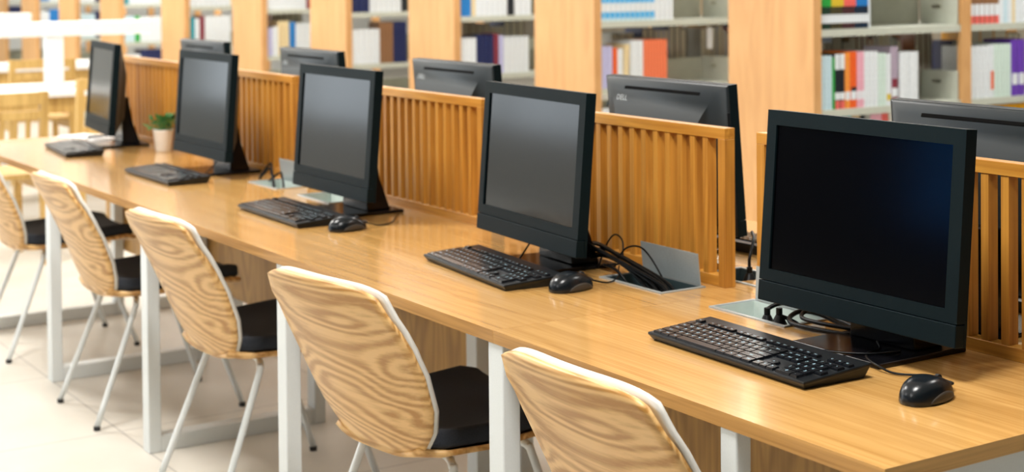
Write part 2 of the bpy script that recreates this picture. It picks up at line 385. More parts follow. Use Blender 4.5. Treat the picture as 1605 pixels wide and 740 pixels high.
# ------------------------------------------------------------------ all-in-one computers
PW, PH = 0.486, 0.365
def make_aio():
    """origin on the desk below the middle of the screen's lower edge; screen faces -Y"""
    t = thing('all_in_one_computer', 'x', 'computer', (0, 0, 0), 0, 'black all-in-one computers')
    tilt = math.radians(4.6); Z0 = 0.062
    T = Matrix.Translation((0, 0, Z0)) @ Matrix.Rotation(-tilt, 4, 'X')    # leans backwards (top towards +Y)
    W2 = PW/2
    # front frame with chin
    m = MB()
    sx0, sx1, sz0, sz1 = -W2+0.025, W2-0.027, 0.062, PH-0.028
    def P(x, y, z): return T @ Vector((x, y, z))
    m.box(-W2, sx0, 0, 0.020, 0.040, PH, mat=T); m.box(sx1, W2, 0, 0.020, 0.040, PH, mat=T)
    m.box(sx0, sx1, 0, 0.020, sz1, PH, mat=T); m.box(sx0, sx1, 0, 0.020, 0.040, sz0, mat=T)
    m.box(-W2, W2, 0.020, 0.026, 0.0, PH, mat=T)
    m.build('bezel', M['bezel'], t)
    m = MB(); m.box(-W2, W2, -0.0015, 0.020, 0.0, 0.0385, mat=T); m.build('chin', M['bezel'], t, bevel=0.0015)
    m = MB(); m.box(sx0, sx1, 0.004, 0.008, sz0, sz1, mat=T); m.build('screen', M['glass_screen'], t)
    # rear shell: rounded, tapering backwards
    m = MB(); rings = []
    for y, iz, ix, ib in ((0.026, 0.001, 0.001, 0.001), (0.030, 0.006, 0.010, 0.004), (0.0375, 0.022, 0.032, 0.012), (0.047, 0.045, 0.052, 0.025), (0.058, 0.072, 0.068, 0.040), (0.068, 0.100, 0.082, 0.055), (0.075, 0.128, 0.092, 0.065), (0.078, 0.150, 0.100, 0.075)):
        x = W2-ix; zt = PH-iz; zb = ib
        rings.append([P(-x, y, zb), P(x, y, zb), P(x, y, zt), P(-x, y, zt)])
    m.loft(rings, True)
    sh = m.build('rear_shell', M['shell'], t, smooth=True)
    es = sh.modifiers.new('split', 'EDGE_SPLIT'); es.split_angle = math.radians(35)
    # vent slot lying in the sloping top of the shell
    Q = Matrix.Translation((0, 0.0385, PH-0.0245)) @ Matrix.Rotation(-math.atan2(0.023, 0.0095), 4, 'X')
    m = MB(); m.box(-0.150, 0.150, -0.0045, 0.0045, -0.004, 0.0012, mat=T @ Q); m.build('vent_slot', M['slot'], t, bevel=0.002)
    # maker's mark on the back, written to be read from behind
    m = MB()
    R = T @ Matrix.Translation((0.150, 0.0498, PH-0.050)) @ Matrix.Rotation(0.38, 4, 'X') @ Matrix.Rotation(PI, 4, 'Z') @ Matrix.Rotation(PI/2, 4, 'X')
    text_into(m, 'DELL', 0.020, R)
    lg = m.build('logo', M['silver'], t)
    # ports on the user's left side: two blue, one dark round
    m = MB(); xs = -W2-0.0006
    m.box(xs, xs+0.002, 0.029, 0.036, 0.215, 0.300, mat=T)
    pp = m.build('port_panel', M['black'], t)
    for z0 in (0.225, 0.245):
        m = MB(); m.box(xs-0.0006, xs+0.001, 0.0305, 0.0345, z0, z0+0.013, mat=T); o = m.build('usb_port', M['usb_blue'], t)
    # stand: glossy plate, neck
    m = MB(); m.box(-0.120, 0.097, -0.028, 0.196, 0, 0.010); m.build('base_plate', M['gloss_black'], t, bevel=0.003, segs=3)
    m = MB()
    m.loft([[(-0.09, 0.09, 0.010), (0.07, 0.09, 0.010), (0.07, 0.165, 0.010), (-0.09, 0.165, 0.010)],
            [(-0.085, 0.090, 0.10), (0.065, 0.090, 0.10), (0.065, 0.135, 0.10), (-0.085, 0.135, 0.10)],
            [(-0.080, 0.074, 0.20), (0.060, 0.074, 0.20), (0.060, 0.120, 0.20), (-0.080, 0.120, 0.20)]])
    m.build('neck', M['gloss_black'], t, bevel=0.003)
    return t
aio = make_aio()
FM = [(-2.006, 2.006, 0.0), (-3.040, 1.985, -0.08), (-4.055, 1.975, 0.0), (-5.160, 2.012, 0.0), (-6.250, 2.000, -0.12)]
FML = ['nearest black all-in-one computer, dark screen facing the empty desk corner',
       'black all-in-one computer beside the open socket lid, second in the row',
       'black all-in-one computer, third in the row from the desk corner',
       'black all-in-one computer beside the small potted plant',
       'farthest black all-in-one computer, next to loose white papers']
for i, (x, y, rz) in enumerate(FM):
    if i == 0: aio.location = (x, y, DT); aio['label'] = FML[0]
    else: dup(aio, (x, y, DT), rz, FML[i])
RM = [-2.045, -3.042, -4.085, -5.10, -6.125]
RML = ['black computer seen from behind over the nearest divider', 'black computer back beyond the divider with ports showing at its side',
       'black computer back beyond the divider of the third screen', 'black computer back showing above the third screen', 'black computer back showing above the fourth screen']
for x, l in zip(RM, RML): dup(aio, (x, 2*MID-2.004, DT), PI, l)

# ------------------------------------------------------------------ keyboards
KW, KD = 0.434, 0.150
def make_keyboard():
    t = thing('keyboard', 'x', 'keyboard', (0, 0, 0), 0, 'black keyboards on the desks')
    zf, zb = 0.015, 0.026
    slope = math.atan2(zb-zf, KD)
    m = MB()
    W2 = KW/2; ins = 0.008
    lo = [(-W2+ins, -KD/2+ins, 0.0), (W2-ins, -KD/2+ins, 0.0), (W2-ins, KD/2-ins, 0.0), (-W2+ins, KD/2-ins, 0.0)]
    hi = [(-W2, -KD/2, zf-0.004), (W2, -KD/2, zf-0.004), (W2, KD/2, zb-0.004), (-W2, KD/2, zb-0.004)]
    tp = [(-W2, -KD/2, zf), (W2, -KD/2, zf), (W2, KD/2, zb), (-W2, KD/2, zb)]
    m.loft([lo, hi, tp]); m.build('case', M['black'], t, bevel=0.0015)
    T = Matrix.Translation((0, -KD/2, zf)) @ Matrix.Rotation(slope, 4, 'X')
    u = 0.01855
    rows = []   # (y centre, [(x start, width in units, legend)])
    def row(y, x, items): 
        out = []
        for it in items:
            wd, tx = it if isinstance(it, tuple) else (1, it)
            if tx is not None: out.append((x, wd, tx))
            x += wd*u
        rows.append((y, out))
    X0 = -W2+0.010; yy = [0.014, 0.0325, 0.051, 0.0695, 0.088, 0.112]
    row(yy[0], X0, [(1.25,'Ctrl'),(1.25,'Win'),(1.25,'Alt'),(6.25,''),(1.25,'Alt'),(1.25,'Fn'),(1.25,'Menu'),(1.25,'Ctrl')])
    row(yy[1], X0, [(2.25,'Shift'),*'ZXCVBNM,./',(2.75,'Shift')])
    row(yy[2], X0, [(1.75,'Caps'),*"ASDFGHJKL;'",(2.25,'Enter')])
    row(yy[3], X0, [(1.5,'Tab'),*'QWERTYUIOP[]',(1.5,'\\')])
    row(yy[4], X0, ['`',*'1234567890-=',(2,'Back')])
    row(yy[5], X0, ['Esc',(1,None),'F1','F2','F3','F4',(0.5,None),'F5','F6','F7','F8',(0.5,None),'F9','F10','F11','F12'])
    XN = X0+15.3*u
    row(yy[0], XN, ['<','v','>']); row(yy[1], XN, [(1,None),'^'])
    row(yy[3], XN, ['Del','End','Pg']); row(yy[4], XN, ['Ins','Hom','Pg']); row(yy[5], XN, ['Prt','Scr','Pau'])
    XP = XN+3.3*u
    row(yy[0], XP, [(2,'0'),'.']); row(yy[1], XP, ['1','2','3']); row(yy[2], XP, ['4','5','6','+']); row(yy[3], XP, ['7','8','9']); row(yy[4], XP, ['Num','/','*','-'])
    row(yy[5], XP+u, ['o','o','o'])
    k = MB(); lg = MB(); g = 0.0016; hk = 0.0042
    for y, its in rows:
        for x, wd, tx in its:
            a, b = x+g/2, x+wd*u-g/2; c, d = y-u/2+g/2, y+u/2-g/2
            if y == yy[5]: c, d = y-0.0065, y+0.0065
            q = 0.0018
            k.loft([[T @ Vector(p) for p in ((a,c,0),(b,c,0),(b,d,0),(a,d,0))], [T @ Vector(p) for p in ((a+q*.5,c+q*.5,hk),(b-q*.5,c+q*.5,hk),(b-q*.5,d-q*.5,hk),(a+q*.5,d-q*.5,hk))]])
            if tx:
                sz = 0.0085 if len(tx) == 1 else 0.0052
                cxk = (a+0.0055) if len(tx) == 1 and wd < 1.6 else (a+b)/2
                text_into(lg, tx, sz, T @ Matrix.Translation((cxk, (c+d)/2+0.002 if len(tx) == 1 else (c+d)/2, hk+0.00015)))
    k.build('keys', M['key'], t); lg.build('key_legends', M['legend'], t)
    return t
kb = make_keyboard()
KB = [(-2.096, 1.858, -0.028), (-3.045, 1.897, -0.10), (-4.085, 1.868, -0.02), (-5.12, 1.88, 0.0), (-6.115, 1.865, -0.10)]
KBL = ['nearest black keyboard with pale legends, in front of the dark screen', 'black keyboard in front of the second computer screen',
       'black keyboard in front of the third computer screen', 'black keyboard in front of the fourth screen by the plant', 'farthest black keyboard beside the white papers']
for i, x in enumerate([-2.03, -2.985, -4.03, -5.06, -6.10]):
    dup(kb, (x, 2*MID-1.862, DT), PI, 'black keyboard on the rear desk behind %s' % ['the nearest divider', 'the gap beside the second divider', 'the third divider', 'the fourth divider', 'the farthest divider'][i])
def cable(name, pts, r, parent, n=8, seg=8, mat='cable'):
    m = MB(); m.tube(smooth_path(pts, seg), r, n); return m.build(name, M[mat], parent, smooth=True)
for i, (x, y, rz) in enumerate(KB):
    if i == 0: kb.location = (x, y, DT); kb.rotation_euler[2] = rz; kb['label'] = KBL[0]; k0 = kb
    else: dup(kb, (x, y, DT), rz, KBL[i])
cable('keyboard_cable', [(0.03, KD/2-0.004, 0.017), (0.055, KD/2+0.02, 0.014), (0.10, KD/2+0.05, 0.013), (0.135, 0.165, 0.0135), (0.142, 0.22, 0.012)], 0.0021, kb)

# ------------------------------------------------------------------ mice
def make_mouse():
    """origin on the desk under the middle; cable end towards +Y"""
    t = thing('computer_mouse', 'x', 'mouse', (0, 0, 0), 0, 'black wired mice')
    n, k = 28, 12
    def ring(s, frac=1.0, zbase=0.0):
        return s
    m = MB(); rings = []
    for j in range(k+1):
        a = j/k*PI/2; zc = math.sin(a); rr = max(math.cos(a), 0.02)
        ring = []
        for i in range(n):
            th = 2*PI*i/n; cx, cy = math.cos(th), math.sin(th)
            ex = 0.86
            x = 0.0325*math.copysign(abs(cx)**ex, cx); y = 0.057*math.copysign(abs(cy)**ex, cy)
            x *= 1-0.10*(cy > 0)*cy                     # a little narrower at the cable end
            sh = rr**0.52
            px, py = x*sh, y*sh
            top = 0.040*(1-0.36*max(0, py/0.057)**1.4-0.12*max(0, -py/0.057)**2)
            ring.append((px, py, 0.003+(top-0.003)*zc**0.9))
        rings.append(ring)
    base = [(p[0]*0.95, p[1]*0.96, 0.0) for p in rings[0]]
    m.loft([base]+rings); m.build('mouse_body', M['mouse'], t, smooth=True)
    # side grips
    for s in (-1, 1):
        def fn(u, v, s=s):
            y = -0.030+0.070*u; c = max(0.0, 1-(abs(y)/0.0572)**2.3)**(1/2.3)
            x = s*(0.0329*c*(1-0.10*max(0, y)/0.057))
            zt = 0.006+0.013*max(0, math.sin(PI*u))**0.7
            return (x*(1.004-0.03*v), y, 0.004+(zt-0.004)*v)
        m = MB(); m.grid(fn, 12, 3)
        o = m.build('side_grip', M['mouse_side'], t, smooth=True)
        sm = o.modifiers.new('thick', 'SOLIDIFY'); sm.thickness = 0.0012; sm.offset = 0
    # wheel and button split
    m = MB(); m.loft([[(x, 0.030+0.008*math.cos(2*PI*q/16), 0.0285+0.008*math.sin(2*PI*q/16)) for q in range(16)] for x in (-0.003, 0.003)])
    m.build('scroll_wheel', M['rubber'], t, smooth=False)
    m = MB(); m.tube([(0, 0.050, 0.0185), (0, 0.059, 0.0150), (0, 0.066, 0.012)], [0.0042, 0.0034, 0.0022], 10)
    m.build('strain_relief', M['rubber'], t, smooth=True)
    return t
mouse = make_mouse()
MS = [(-1.733, 1.905, 0.13), (-2.775, 1.935, 0.12), (-3.775, 1.895, 0.1)]
MSL = ['black wired mouse near the bare desk corner', 'black wired mouse in front of the open socket box', 'black wired mouse beside the third keyboard']
mouse.location = (MS[0][0], MS[0][1], DT); mouse.rotation_euler[2] = MS[0][2]; mouse['label'] = MSL[0]
for (x, y, rz), l in zip(MS[1:], MSL[1:]): 
    mc = dup(mouse, (x, y, DT), rz, l)
    cable('mouse_cable', [(0, 0.064, 0.0125), (0.01, 0.10, 0.004), (-0.02, 0.16, 0.003), (-0.06, 0.20, 0.010), (-0.09, 0.23, 0.010)], 0.0019, mc)
def to_local(o, p): 
    return Matrix.Translation(o.location).to_4x4() @ Matrix.Rotation(o.rotation_euler[2], 4, 'Z'), p
def local_pts(loc, rz, pts):
    I = (Matrix.Translation(loc) @ Matrix.Rotation(rz, 4, 'Z')).inverted(); return [tuple(I @ Vector(p)) for p in pts]
cable('mouse_cable', local_pts((MS[0][0], MS[0][1], DT), MS[0][2], [
    (-1.742, 1.969, 0.7625), (-1.752, 1.984, 0.762), (-1.815, 1.998, 0.757), (-1.868, 1.975, 0.7535), (-1.905, 1.972, 0.760), (-1.95, 1.993, 0.7605), (-1.975, 2.020, 0.7605), (-1.985, 2.06, 0.7605), (-2.03, 2.10, 0.7605)]), 0.0021, mouse)

# ------------------------------------------------------------------ desk socket boxes
def make_box(cx, cy, label, lid, rear=False, plugs=True):
    t = thing('desk_socket_box', label, 'socket box', (cx, cy, DT), PI if rear else 0, 'metal socket boxes let into the desks')
    a, b = BW/2, BD/2; r = 0.006
    m = MB()
    for (x0, x1, y0, y1) in ((-a-r, a+r, -b-r, -b+0.002), (-a-r, a+r, b-0.002, b+r), (-a-r, -a+0.002, -b+0.002, b-0.002), (a-0.002, a+r, -b+0.002, b-0.002)):
        m.box(x0, x1, y0, y1, 0.0003, 0.003)
    m.build('rim', M['alu'], t)
    m = MB(); d = -0.052; w_ = 0.0015; i = 0.0016
    m.box(-a+i, a-i, -b+i, b-i, d-w_, d)
    m.box(-a+i, a-i, -b+i, -b+i+w_, d, 0.001); m.box(-a+i, a-i, b-i-w_, b-i, d, 0.001)
    m.box(-a+i, -a+i+w_, -b+i+w_, b-i-w_, d, 0.001); m.box(a-i-w_, a-i, -b+i+w_, b-i-w_, d, 0.001)
    m.build('tray', M['tray'] if plugs != 'dark' else M['tray_dark'], t)
    m = MB(); m.box(-a+0.012, a-0.012, -0.022, 0.030, d, -0.030); sp = m.build('socket_strip', M['tray'], t, bevel=0.003)
    for k in range(4):
        x = -a+0.034+k*0.048
        m = MB(); m.box(x-0.012, x+0.012, -0.010, 0.018, -0.0305, -0.0285); m.build('socket', M['socket'] if k == 0 else M['tray_dark'], sp)
    if lid:
        ang = math.radians(lid)     # lid swings up about its rear edge
        L_ = Matrix.Translation((0, b-0.003, 0.004)) @ Matrix.Rotation(-ang, 4, 'X')
        m = MB(); m.box(-a+0.008, a-0.001, -0.071, 0.0, 0, 0.0016, mat=L_); m.build('lid', M['alu'], t)
    return t
BXY = FRONT+0.537
bx2 = make_box(-2.353, BXY, 'open metal socket box beside the nearest keyboard, cables coiled in it', 92)
bx1 = make_box(-2.737, BXY, 'open metal socket box with raised lid and a tangle of black cables', 84, plugs='dark')
make_box(-4.737, BXY, 'metal socket box with raised lid between third and fourth screens', 84)
make_box(-4.353, BXY, 'metal socket box hidden behind the third screen', None)
make_box(-6.353, BXY, 'metal socket box behind the farthest screen', None)
RY = 2*MID-BXY
make_box(-2.640, RY, 'dark socket box seen through the gap between the two nearest dividers', None, rear=True, plugs='dark')
make_box(-2.353-0.02, RY, 'socket box on the rear desk behind the nearest divider', None, rear=True, plugs='dark')
make_box(-4.353, RY, 'socket box on the rear desk behind the third divider', None, rear=True, plugs='dark')

# plugs and loose leads: each lead one thing
def lead(name, label, pts, r, plug=None, loc=(0,0,0)):
    t = thing(name, label, 'cable', loc, 0, 'black power and data leads on the desks')
    P = [tuple(Vector(p)-Vector(loc)) for p in pts]
    cable('cord', P, r, t)
    if plug:
        p = Vector(plug)-Vector(loc)
        m = MB(); m.cyl((p.x, p.y, p.z-0.020), 0.016, 0.018, 18); m.cyl((p.x, p.y, p.z-0.002), 0.015, 0.016, 18, 0.007); m.cyl((p.x, p.y, p.z+0.014), 0.0065, 0.014, 12)
        m.build('plug', M['cable'], t, smooth=False, bevel=0.001)
    return t
z = DT
# leads of the nearest station
lead('power_lead', 'thick black lead looping out of the box beside the nearest keyboard', [(-2.325, 2.100, z+0.002), (-2.330, 2.105, z+0.016), (-2.310, 2.128, z+0.028), (-2.270, 2.150, z+0.022), (-2.20, 2.165, z+0.012), (-2.12, 2.17, z+0.010)], 0.0045,
     plug=(-2.325, 2.098, z-0.008), loc=(-2.325, 2.10, z))
lead('power_lead', 'coil of thick black cable lying behind the nearest screen', [(-2.10, 2.10, z+0.0075), (-2.18, 2.085, z+0.0065), (-2.235, 2.082, z+0.007), (-2.262, 2.100, z+0.012), (-2.262, 2.128, z+0.020), (-2.235, 2.150, z+0.018), (-2.18, 2.150, z+0.010), (-2.13, 2.14, z+0.007)], 0.0048, loc=(-2.2, 2.1, z))
lead('power_lead', 'second turn of the cable coil behind the nearest screen', [(-2.10, 2.115, z+0.017), (-2.17, 2.100, z+0.016), (-2.225, 2.100, z+0.017), (-2.240, 2.118, z+0.024), (-2.225, 2.138, z+0.027), (-2.17, 2.140, z+0.019), (-2.11, 2.13, z+0.016)], 0.0042, loc=(-2.2, 2.11, z))
lead('round_plug', 'round black plug in the box beside the nearest keyboard', [(-2.288, 2.100, z+0.010), (-2.278, 2.112, z+0.004), (-2.262, 2.128, z-0.008), (-2.255, 2.140, z-0.02)], 0.004, plug=(-2.290, 2.098, z-0.002), loc=(-2.29, 2.10, z))
# tangle at the open box by the second station
rnd = random.Random(3)
for k in range(9):
    y = 2.095+0.008*(k % 4); dz = 0.006+0.009*(k//3); x0 = -2.90-0.01*k
    lead('power_lead', 'black lead in the bundle running into the raised-lid socket box',
         [(x0-0.07, y+0.028, z+0.018+dz*0.8), (x0, y+0.024, z+0.030+dz), (x0+0.09, y+0.012, z+0.022+dz), (-2.745+0.008*k, y+0.004, z+0.006+dz*0.3), (-2.70+0.009*k, y-0.002, z-0.012), (-2.675+0.007*k, y-0.004, z-0.024)], 0.0042, loc=(x0, y, z))
lead('thin_lead', 'thin black lead arching high in front of the raised socket lid', [(-2.86, 2.120, z+0.030), (-2.835, 2.130, z+0.062), (-2.80, 2.140, z+0.070), (-2.765, 2.142, z+0.055), (-2.725, 2.142, z+0.020), (-2.715, 2.138, z+0.010), (-2.735, 2.128, z+0.012), (-2.775, 2.11, z+0.028), (-2.81, 2.105, z+0.033), (-2.86, 2.10, z+0.022)], 0.0022, loc=(-2.8, 2.13, z))
lead('thin_lead', 'pale grey lead curving over the front rim of the raised-lid box', [(-2.86, 2.085, z+0.026), (-2.83, 2.09, z+0.022), (-2.805, 2.095, z+0.008), (-2.79, 2.10, z-0.01), (-2.785, 2.105, z-0.025)], 0.003, loc=(-2.83, 2.09, z))
lead('thin_lead', 'thin lead arching between second screen and divider', [(-2.93, 2.12, z+0.004), (-2.925, 2.14, z+0.055), (-2.905, 2.15, z+0.082), (-2.875, 2.15, z+0.072), (-2.86, 2.14, z+0.04)], 0.002, loc=(-2.9, 2.14, z))
lead('power_lead', 'grey lead with ribbed plug standing in the rear desk socket', [(-2.640, 2.330, z+0.020), (-2.640, 2.330, z+0.045), (-2.648, 2.345, z+0.070), (-2.67, 2.37, z+0.085), (-2.71, 2.40, z+0.09)], 0.0036, plug=(-2.640, 2.330, z+0.0), loc=(-2.64, 2.33, z))
for k, (x, y) in enumerate(((-4.70, 2.12), (-4.76, 2.11), (-4.80, 2.13))):
    lead('power_lead', 'black lead looping beside the raised lid between third and fourth screens', [(x-0.10, y, z+0.006), (x-0.06, y+0.02, z+0.035+0.01*k), (x-0.02, y+0.01, z+0.03), (x+0.02, y, z-0.015)], 0.004, loc=(x, y, z))
for x, y, l in ((-3.12, 2.02, 'thin leads hanging under the second screen'), (-5.10, 2.02, 'thin leads hanging under the fourth screen')):
    lead('thin_lead', l, [(x, y+0.05, z+0.06), (x+0.02, y, z+0.02), (x+0.05, y-0.04, z+0.003), (x+0.11, y-0.05, z+0.003)], 0.0022, loc=(x, y, z))

# ------------------------------------------------------------------ shell chairs
def make_chair():
    """origin on the floor under the seat; the sitter faces +Y"""
    t = thing('shell_chair', 'x', 'chair', (0, 0, 0), 0, 'plywood shell chairs tucked under the desks')
    prof = [(0.00, -0.367, 0.800, 0.203, 0.020), (0.15, -0.350, 0.745, 0.220, 0.025), (0.35, -0.312, 0.670, 0.236, 0.030), (0.50, -0.285, 0.610, 0.237, 0.034),
            (0.70, -0.252, 0.530, 0.224, 0.034), (0.86, -0.230, 0.465, 0.198, 0.030), (1.00, -0.205, 0.408, 0.150, 0.020)]
    def at(v):
        for a, b in zip(prof, prof[1:]):
            if v <= b[0]:
                q = (v-a[0])/(b[0]-a[0]); q2 = q
                return [a[i]+(b[i]-a[i])*q2 for i in range(1, 5)]
        return list(prof[-1][1:])
    def surf(off=0.0, grow=0.0):
        def fn(u, v):
            s = 2*u-1; y, zz, hw, fw = at(v)
            hw += grow
            corner = abs(s)**5
            zz2 = zz + grow*(1-v) - 0.018*corner*max(0, 1-v/0.25) + 0.018*corner*max(0, (v-0.75)/0.25)
            return (s*hw, y+fw*s*s+off*(1+1.3*max(0, 1-v/0.4)), zz2)
        return fn
    m = MB(); m.grid(surf(), 18, 20); o = m.build('backrest', M['ply'], t, smooth=True)
    sm = o.modifiers.new('thick', 'SOLIDIFY'); sm.thickness = 0.009; sm.offset = 0
    m = MB(); m.grid(surf(0.0095, 0.003), 18, 20); o = m.build('inner_shell', M['ivory'], t, smooth=True)
    sm = o.modifiers.new('thick', 'SOLIDIFY'); sm.thickness = 0.009; sm.offset = 0
    # seat pan
    sp = [(-0.205, 0.408, 0.150), (-0.15, 0.402, 0.190), (-0.05, 0.402, 0.215), (0.08, 0.408, 0.222), (0.19, 0.415, 0.212), (0.235, 0.405, 0.190)]
    def seat(u, v, off=0.0, gr=0.0, zoff=0.0):
        q = v*(len(sp)-1); i = min(int(q), len(sp)-2); f = q-i
        y, zz, hw = [sp[i][k]+(sp[i+1][k]-sp[i][k])*f for k in range(3)]
        s = 2*u-1
        return (s*(hw-gr), y*(1-gr*1.5)+off, zz+0.022*abs(s)**4+zoff)
    m = MB(); m.grid(lambda u, v: seat(u, v), 14, 15); o = m.build('seat', M['ply'], t, smooth=True)
    sm = o.modifiers.new('thick', 'SOLIDIFY'); sm.thickness = 0.012; sm.offset = 0
    m = MB(); m.grid(lambda u, v: seat(u, v, 0.0, 0.008, 0.030), 14, 15); o = m.build('seat_pad', M['pad'], t, smooth=True)
    sm = o.modifiers.new('thick', 'SOLIDIFY'); sm.thickness = 0.040; sm.offset = 0
    bv = o.modifiers.new('soft', 'BEVEL'); bv.width = 0.012; bv.segments = 3
    # four bent tubular legs
    for sx in (-1, 1):
        for (ys, yf) in ((-0.115, -0.262), (0.10, 0.232)):
            m = MB()
            pts = smooth_path([(sx*0.07, ys*0.8, 0.392), (sx*0.125, ys*0.9, 0.391), (sx*0.158, ys*1.02, 0.380), (sx*0.166, ys*1.13, 0.345), (sx*0.195, yf, 0.012)], 6)
            m.tube(pts, 0.0095, 10)
            lg = m.build('leg', M['white_steel'], t, smooth=True)
            m = MB(); m.cyl((sx*0.195, yf, 0.0), 0.011, 0.014, 12); m.build('foot_cap', M['rubber'], lg)
    m = MB(); m.box(-0.08, 0.08, -0.10, 0.09, 0.387, 0.397); m.build('seat_bracket', M['white_steel'], t)
    return t
ch = make_chair()
CX = [(-2.068, 1.785, 0.0), (-3.044, 1.780, 0.14), (-4.065, 1.798, 0.05), (-5.045, 1.802, 0.0), (-6.085, 1.802, 0.0)]
CL = ['plywood shell chair, its back against the nearest desk beside the white leg', 'plywood shell chair pulled up to the second computer',
      'plywood shell chair pulled up to the third computer', 'plywood shell chair pulled up to the fourth computer', 'farthest plywood shell chair, at the end computer']
for i, (x, y, rz) in enumerate(CX):
    if i == 0: ch.location = (x, y, 0); ch.rotation_euler[2] = rz; ch['label'] = CL[0]
    else: dup(ch, (x, y, 0), rz, CL[i])

# ------------------------------------------------------------------ small things at the far end
def make_plant(loc):
    t = thing('potted_plant', 'small leafy green plant in a white pot beside the fourth screen', 'plant', loc)
    m = MB(); n = 24
    prof = [(0.026, 0.0), (0.030, 0.004), (0.040, 0.085), (0.042, 0.088), (0.037, 0.088), (0.034, 0.078)]
    m.loft([[(r*math.cos(2*PI*k/n), r*math.sin(2*PI*k/n), h) for k in range(n)] for r, h in prof])
    m.build('pot', M['white_lam'], t, smooth=True)
    m = MB(); m.cyl((0, 0, 0.070), 0.035, 0.009, 20); m.build('soil', M['soil'], t)
    R = random.Random(5); m = MB()
    for k in range(46):
        a = R.uniform(0, 2*PI); el = R.uniform(0.35, 1.3); ln = R.uniform(0.05, 0.085); tw = R.uniform(-0.6, 0.6)
        d = Vector((math.cos(a)*math.cos(el), math.sin(a)*math.cos(el), math.sin(el))); o = Vector((R.uniform(-.015, .015), R.uniform(-.015, .015), 0.078))
        tip = o+d*ln*0.7; side = d.cross(Vector((0, 0, 1))).normalized(); side = (side+Vector((0, 0, tw))).normalized()
        m.tube([o, tip], 0.0012, 5, mi=1)
        e = tip+d*ln*0.55-Vector((0, 0, 0.012)); mid = (tip+e)/2; wv = side*0.016
        m.add([tip, mid+wv-Vector((0, 0, 0.003)), e, mid-wv-Vector((0, 0, 0.003)), mid+Vector((0, 0, 0.003))], [(0, 1, 4), (1, 2, 4), (2, 3, 4), (3, 0, 4)], 0)
    m.build('foliage', [M['leaf'], M['leaf']], t)
make_plant((-5.90, 2.155, DT))
for k, (x, y, rz, l) in enumerate(((-6.58, 2.055, 0.35, 'loose sheets of white paper left of the farthest keyboard'), (-6.47, 2.11, -0.2, 'second pile of white papers beside the farthest computer'))):
    t = thing('paper_pile', l, 'papers', (x, y, DT), rz, 'white papers at the far end')
    R = random.Random(k)
    for q in range(3):
        Q = Matrix.Rotation(R.uniform(-.12, .12), 4, 'Z'); m = MB(); m.box(-0.10, 0.10, -0.07, 0.07, 0.004*q+0.0004, 0.004*q+0.0036, mat=Q); m.build('sheet', M['white_lam'], t)

